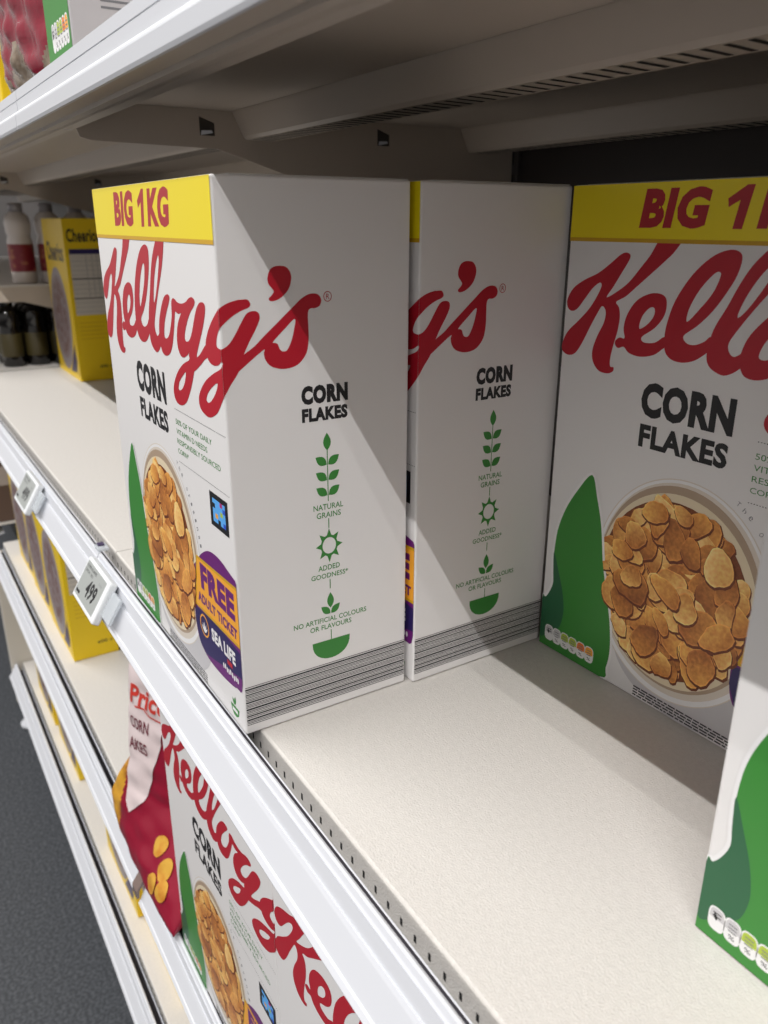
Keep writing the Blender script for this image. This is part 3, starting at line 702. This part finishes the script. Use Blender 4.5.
def drape(P, name, parent, fr, off=.0009):
    bm = bmesh.new()
    for tri, mi, ly in P.tris:
        vs = [bm.verts.new((p.x/1000, 0, p.y/1000)) for p in tri]
        try: f = bm.faces.new(vs)
        except ValueError: continue
        f.material_index = mi
    bmesh.ops.remove_doubles(bm, verts=bm.verts, dist=.00001)
    for _ in range(7):
        es = [e for e in bm.edges if e.calc_length() > .005]
        if not es: break
        bmesh.ops.subdivide_edges(bm, edges=es, cuts=1)
        bmesh.ops.triangulate(bm, faces=bm.faces, ngon_method='BEAUTY')
    bmesh.ops.triangulate(bm, faces=bm.faces)
    for v in bm.verts: v.co.y = fr(v.co.x, v.co.z)-off
    for f in bm.faces:
        f.normal_update()
        if f.normal.y > 0: f.normal_flip()
        f.smooth = True
    return finish(name, bm, P.mats, parent)
WP = [(-.4235,-.10),(-.4235,-.22),(-.421,-.303),(-.417,-.346),(-.408,-.359),(-.385,-.333),(-.364,-.247),(-.350,-.19),(-.340,-.10)]
def bagmat(x, z):
    return 2 if z < -.262 and x < -.4195-.014*max(0, min(1, (-.27-z)/.14)) else (1 if x < -.412 and z >= -.262 else 0)
def bagleft(z):
    P = [(-.436,-.408),(-.415,-.434),(-.39,-.458),(-.357,-.463),(-.32,-.445),(-.285,-.426),(-.26,-.428),(-.09,-.426)]
    if z <= P[0][0]: return P[0][1]
    for (a, b), (c_, d) in zip(P, P[1:]):
        if z <= c_: t = (z-a)/(c_-a); return b+(d-b)*t
    return P[-1][1]
bag, fr = pillow(bagleft, lambda z: -.2635 if z < -.36 else -.2635-.016*min(1,(z+.36)/.1), -.436, -.085, lambda x, z: -.020+.1*(z+.36)+(.5*max(0,min(1,(z+.436)/.11)))*(x+.44), .022, bagmat, [CRIM, BAGW, GOLD],
    'cereal_bag', 'crimson and white plastic bag of corn flakes leaning over the lower shelf rail', 'cereal bag', flat=.22)
P = Print(99999); P.poly([[(a*1000, b*1000) for a, b in WP]], BAGW, 0); drape(P, 'white_panel', bag, fr, .0012)
P = Print(99999)
P.text('Price', -415, -205, -353, -178, BORA, 0, bold=.03, shear=.1)
P.poly([line(-405,-207,-389,-205,2.2)], BORA, 0); P.poly([line(-389.5,-205,-381,-213,2.2)], BORA, 0); P.poly([line(-381,-213,-362,-213,2.2)], BORA, 0)
P.text('CORN', -415, -239, -382, -222, BTEXT, 0, bold=.008)
P.text('AKES', -416, -269, -383, -252, BTEXT, 0, bold=.008)
drape(P, 'bag_text', bag, fr, .0022)
P = Print(99999); rnd = random.Random(5)
for u, v in ((-339,-368),(-316,-385),(-328,-408),(-306,-405)):
    P.poly([[(u+10.5*(1+.06*math.sin(3*a+u))*math.cos(a), v+12.5*(1+.05*math.sin(2*a+u))*math.sin(a)) for a in [2*PI*i/24 for i in range(24)]]], FLK, 0)
drape(P, 'flake_print', bag, fr, .0016)

# upper shelf bag, glossy crimson with clear gathered bottom
UB = mat('clear wrinkled film', (176,160,140), .14, spec=.8, noise=(22,(96,78,60),.4,.6), bump=(26,.8,.008))
def ubm(x, z):
    if z < .500+.018*math.sin(x*60) or x < -.600+.02*math.sin(z*50): return 1
    return 0
ub, fu = pillow(lambda z: -.655, lambda z: -.392, .4625, .80, lambda x, z: -.006, .032, ubm, [mat('crimson glossy film', (128,12,40), .16, spec=.8, bump=(16,.6,.01)), UB],
    'cereal_bag', 'glossy crimson plastic bag with clear wrinkled corner on the upper shelf', 'cereal bag', seed=9, flat=.5, wrk=1.2)
P = Print(99999)
for u, v, r in ((-470,590,17),(-440,606,15),(-500,612,16),(-455,625,14)):
    P.poly([[(u+r*math.cos(a), v+r*.8*math.sin(a)) for a in [2*PI*i/16 for i in range(16)]]], FLK, 0)
drape(P, 'flake_print', ub, fu, .0016)
# upper shelf box
fb = thing('cereal_box', 'grey and green cereal box standing sideways at the upper left shelf edge', 'cereal box', (-.387,.004,.4622))
FW, FD, FH = .090, .25, .36
carton_mesh(FW, FD, FH, [mat('grey carton', (190,186,188), .42)], fb)
P = Print(90); P.poly([rect(1,1,89.4,150)], GRN, 1); P.build('green_panel', fb)
P = Print(90)
lozenges(P, 22, 26, 84, 48, 3)
P.build('nutrition_label', fb)
P = Print(90)
for k in range(9): P.poly([[(90+26, 92-5*k), (90+84-5*(k%3), 92-5*k), (90+84-5*(k%3), 93.8-5*k), (90+26, 93.8-5*k)]], GREYP, 1)
P.poly([ell(90+34, 112, 26, 12, 32)], WHT, 1)
P.build('ingredients_text', fb)
yy = dup(ys, (-.905, .01, .4625), 0, 'yellow cereal box at the top left edge, left of the glossy bag', GH)

# ------------------------------------------------------------------ far bottles
BW = mat('white bottle plastic', (206,198,194), .25, spec=.6)
BR = mat('bottle red label', (124,30,44), .4, noise=(50,(176,120,80),.5,.7))
BC = mat('bottle clear top', (150,146,150), .15, spec=.8, bump=(60,.4,.003))
BD = mat('shade-darkened bottle glass', (12,9,8), .12, spec=.6)  # near-black colour carries the shade of the dim far shelf
BDL = mat('shade-darkened bottle label', (58,50,20), .5)  # label colour darkened for the same shelf shade
def make_bottle(nm, body, label, cap, label_txt):
    t = thing(nm, label_txt, 'bottle')
    bm = bmesh.new(); addlathe(bm, [(.026,0),(.030,.004),(.030,.105),(.026,.118),(.029,.128),(.031,.150),(.027,.168),(.018,.176),(.016,.180)], (0,0,0), 28); finish('body', bm, [body], t)
    bm = bmesh.new(); addlathe(bm, [(.0303,.03),(.0306,.031),(.0306,.098),(.0303,.099)], (0,0,0), 28); finish('label_wrap', bm, [label], t)
    bm = bmesh.new(); addlathe(bm, [(.017,.178),(.017,.198),(.014,.200)], (0,0,0), 20); finish('cap', bm, [cap], t)
    return t
wb = make_bottle('bottle', BW, BR, BC, 'x'); wb.scale = (1,1,.95)
wb.location = (-1.80,.180,.2035); wb['label'] = 'white plastic bottle with red label, front one at the far left'; wb['group'] = 'white bottles at the far left'
for k, (x, y) in enumerate(((-1.80,.250),(-1.80,.320),(-1.80,.390))):
    dup(wb, (x, y, .2035), .3*k, ('second white bottle from the front, partly behind the yellow box','third white bottle from the front, behind the yellow box','rearmost white bottle, behind the yellow box')[k], 'white bottles at the far left')
db = make_bottle('dark_bottle', BD, BDL, BD, 'x'); db.scale = (.9,.9,.84); db.location = (-1.79,.125,.0005); db['label'] = 'dark bottle with dull yellow label in the shade at the far left'; db['group'] = 'dark bottles at the far left'
for i in range(3):
    for j in range(5):
        if i == j == 0: continue
        dup(db, (-1.79-.062*i, .125+.06*j, .0005), 0, 'dark bottle with dull yellow label in the shade at the far left', 'dark bottles at the far left')

# ------------------------------------------------------------------ light
w = bpy.data.worlds.new('shop ambient'); scn.world = w; w.use_nodes = True
bg = w.node_tree.nodes['Background']; wt = w.node_tree; tcn = wt.nodes.new('ShaderNodeTexCoord'); sx = wt.nodes.new('ShaderNodeSeparateXYZ'); rp = wt.nodes.new('ShaderNodeValToRGB'); ma = wt.nodes.new('ShaderNodeMapRange')
ma.inputs['From Min'].default_value = -1; ma.inputs['From Max'].default_value = 1
wt.links.new(tcn.outputs['Generated'], sx.inputs['Vector']); wt.links.new(sx.outputs['Z'], ma.inputs['Value']); wt.links.new(ma.outputs['Result'], rp.inputs['Fac']); wt.links.new(rp.outputs['Color'], bg.inputs['Color'])
e = rp.color_ramp.elements; e[0].position = .35; e[0].color = (.11,.105,.10,1); e[1].position = .62; e[1].color = (.50,.48,.46,1)
m_ = rp.color_ramp.elements.new(.5); m_.color = (.50,.482,.465,1)
bg.inputs['Strength'].default_value = 1.0
def strip(name, t, slope, width, power, x0=-5, x1=4):
    y, z = -.030-t, .430+slope*t
    l = bpy.data.lights.new(name, 'AREA'); l.shape = 'RECTANGLE'; l.size = x1-x0; l.size_y = width; l.energy = power; l.color = (1,.985,.965)
    o = bpy.data.objects.new(name, l); COL.objects.link(o); o.location = ((x0+x1)/2, y, z)
    o.rotation_euler = (math.atan2(1, slope), 0, 0)   # face down and towards the shelves
    d = Vector((0, t, -slope*t)).normalized(); o.rotation_euler = d.to_track_quat('-Z','Y').to_euler()
    return o
strip('ceiling_strip_light', 1.45, 1.70, .014, 212)
strip('ceiling_strip_light', 1.33, 1.92, .014, 42)

# ------------------------------------------------------------------ camera
cam = bpy.data.cameras.new('camera'); co = bpy.data.objects.new('camera', cam); COL.objects.link(co)
cx, cy, cz, yaw, pitch, roll, f = (0.46597, -0.17826, 0.34948, -1.0055, -0.34714, 0.00254, 799.44722)
cyw, syw, cp, sp = math.cos(yaw), math.sin(yaw), math.cos(pitch), math.sin(pitch)
fw = Vector((syw*cp, cyw*cp, sp)); r0 = Vector((cyw, -syw, 0)); u0 = r0.cross(fw)
r = math.cos(roll)*r0+math.sin(roll)*u0; u = -math.sin(roll)*r0+math.cos(roll)*u0
co.matrix_world = Matrix(((r.x,u.x,-fw.x,cx),(r.y,u.y,-fw.y,cy),(r.z,u.z,-fw.z,cz),(0,0,0,1)))
cam.sensor_fit = 'VERTICAL'; cam.sensor_height = 32.0; cam.sensor_width = 24.0; cam.lens = f/1024*32.0
cam.clip_start = .02; cam.clip_end = 50
cam.dof.use_dof = True; cam.dof.focus_distance = .58; cam.dof.aperture_fstop = 8.5
scn.camera = co
scn.view_settings.view_transform = 'Standard'; scn.view_settings.look = 'None'
scn.view_settings.gamma = 1; scn.view_settings.use_curve_mapping = False
scn.view_settings.exposure = 0.06
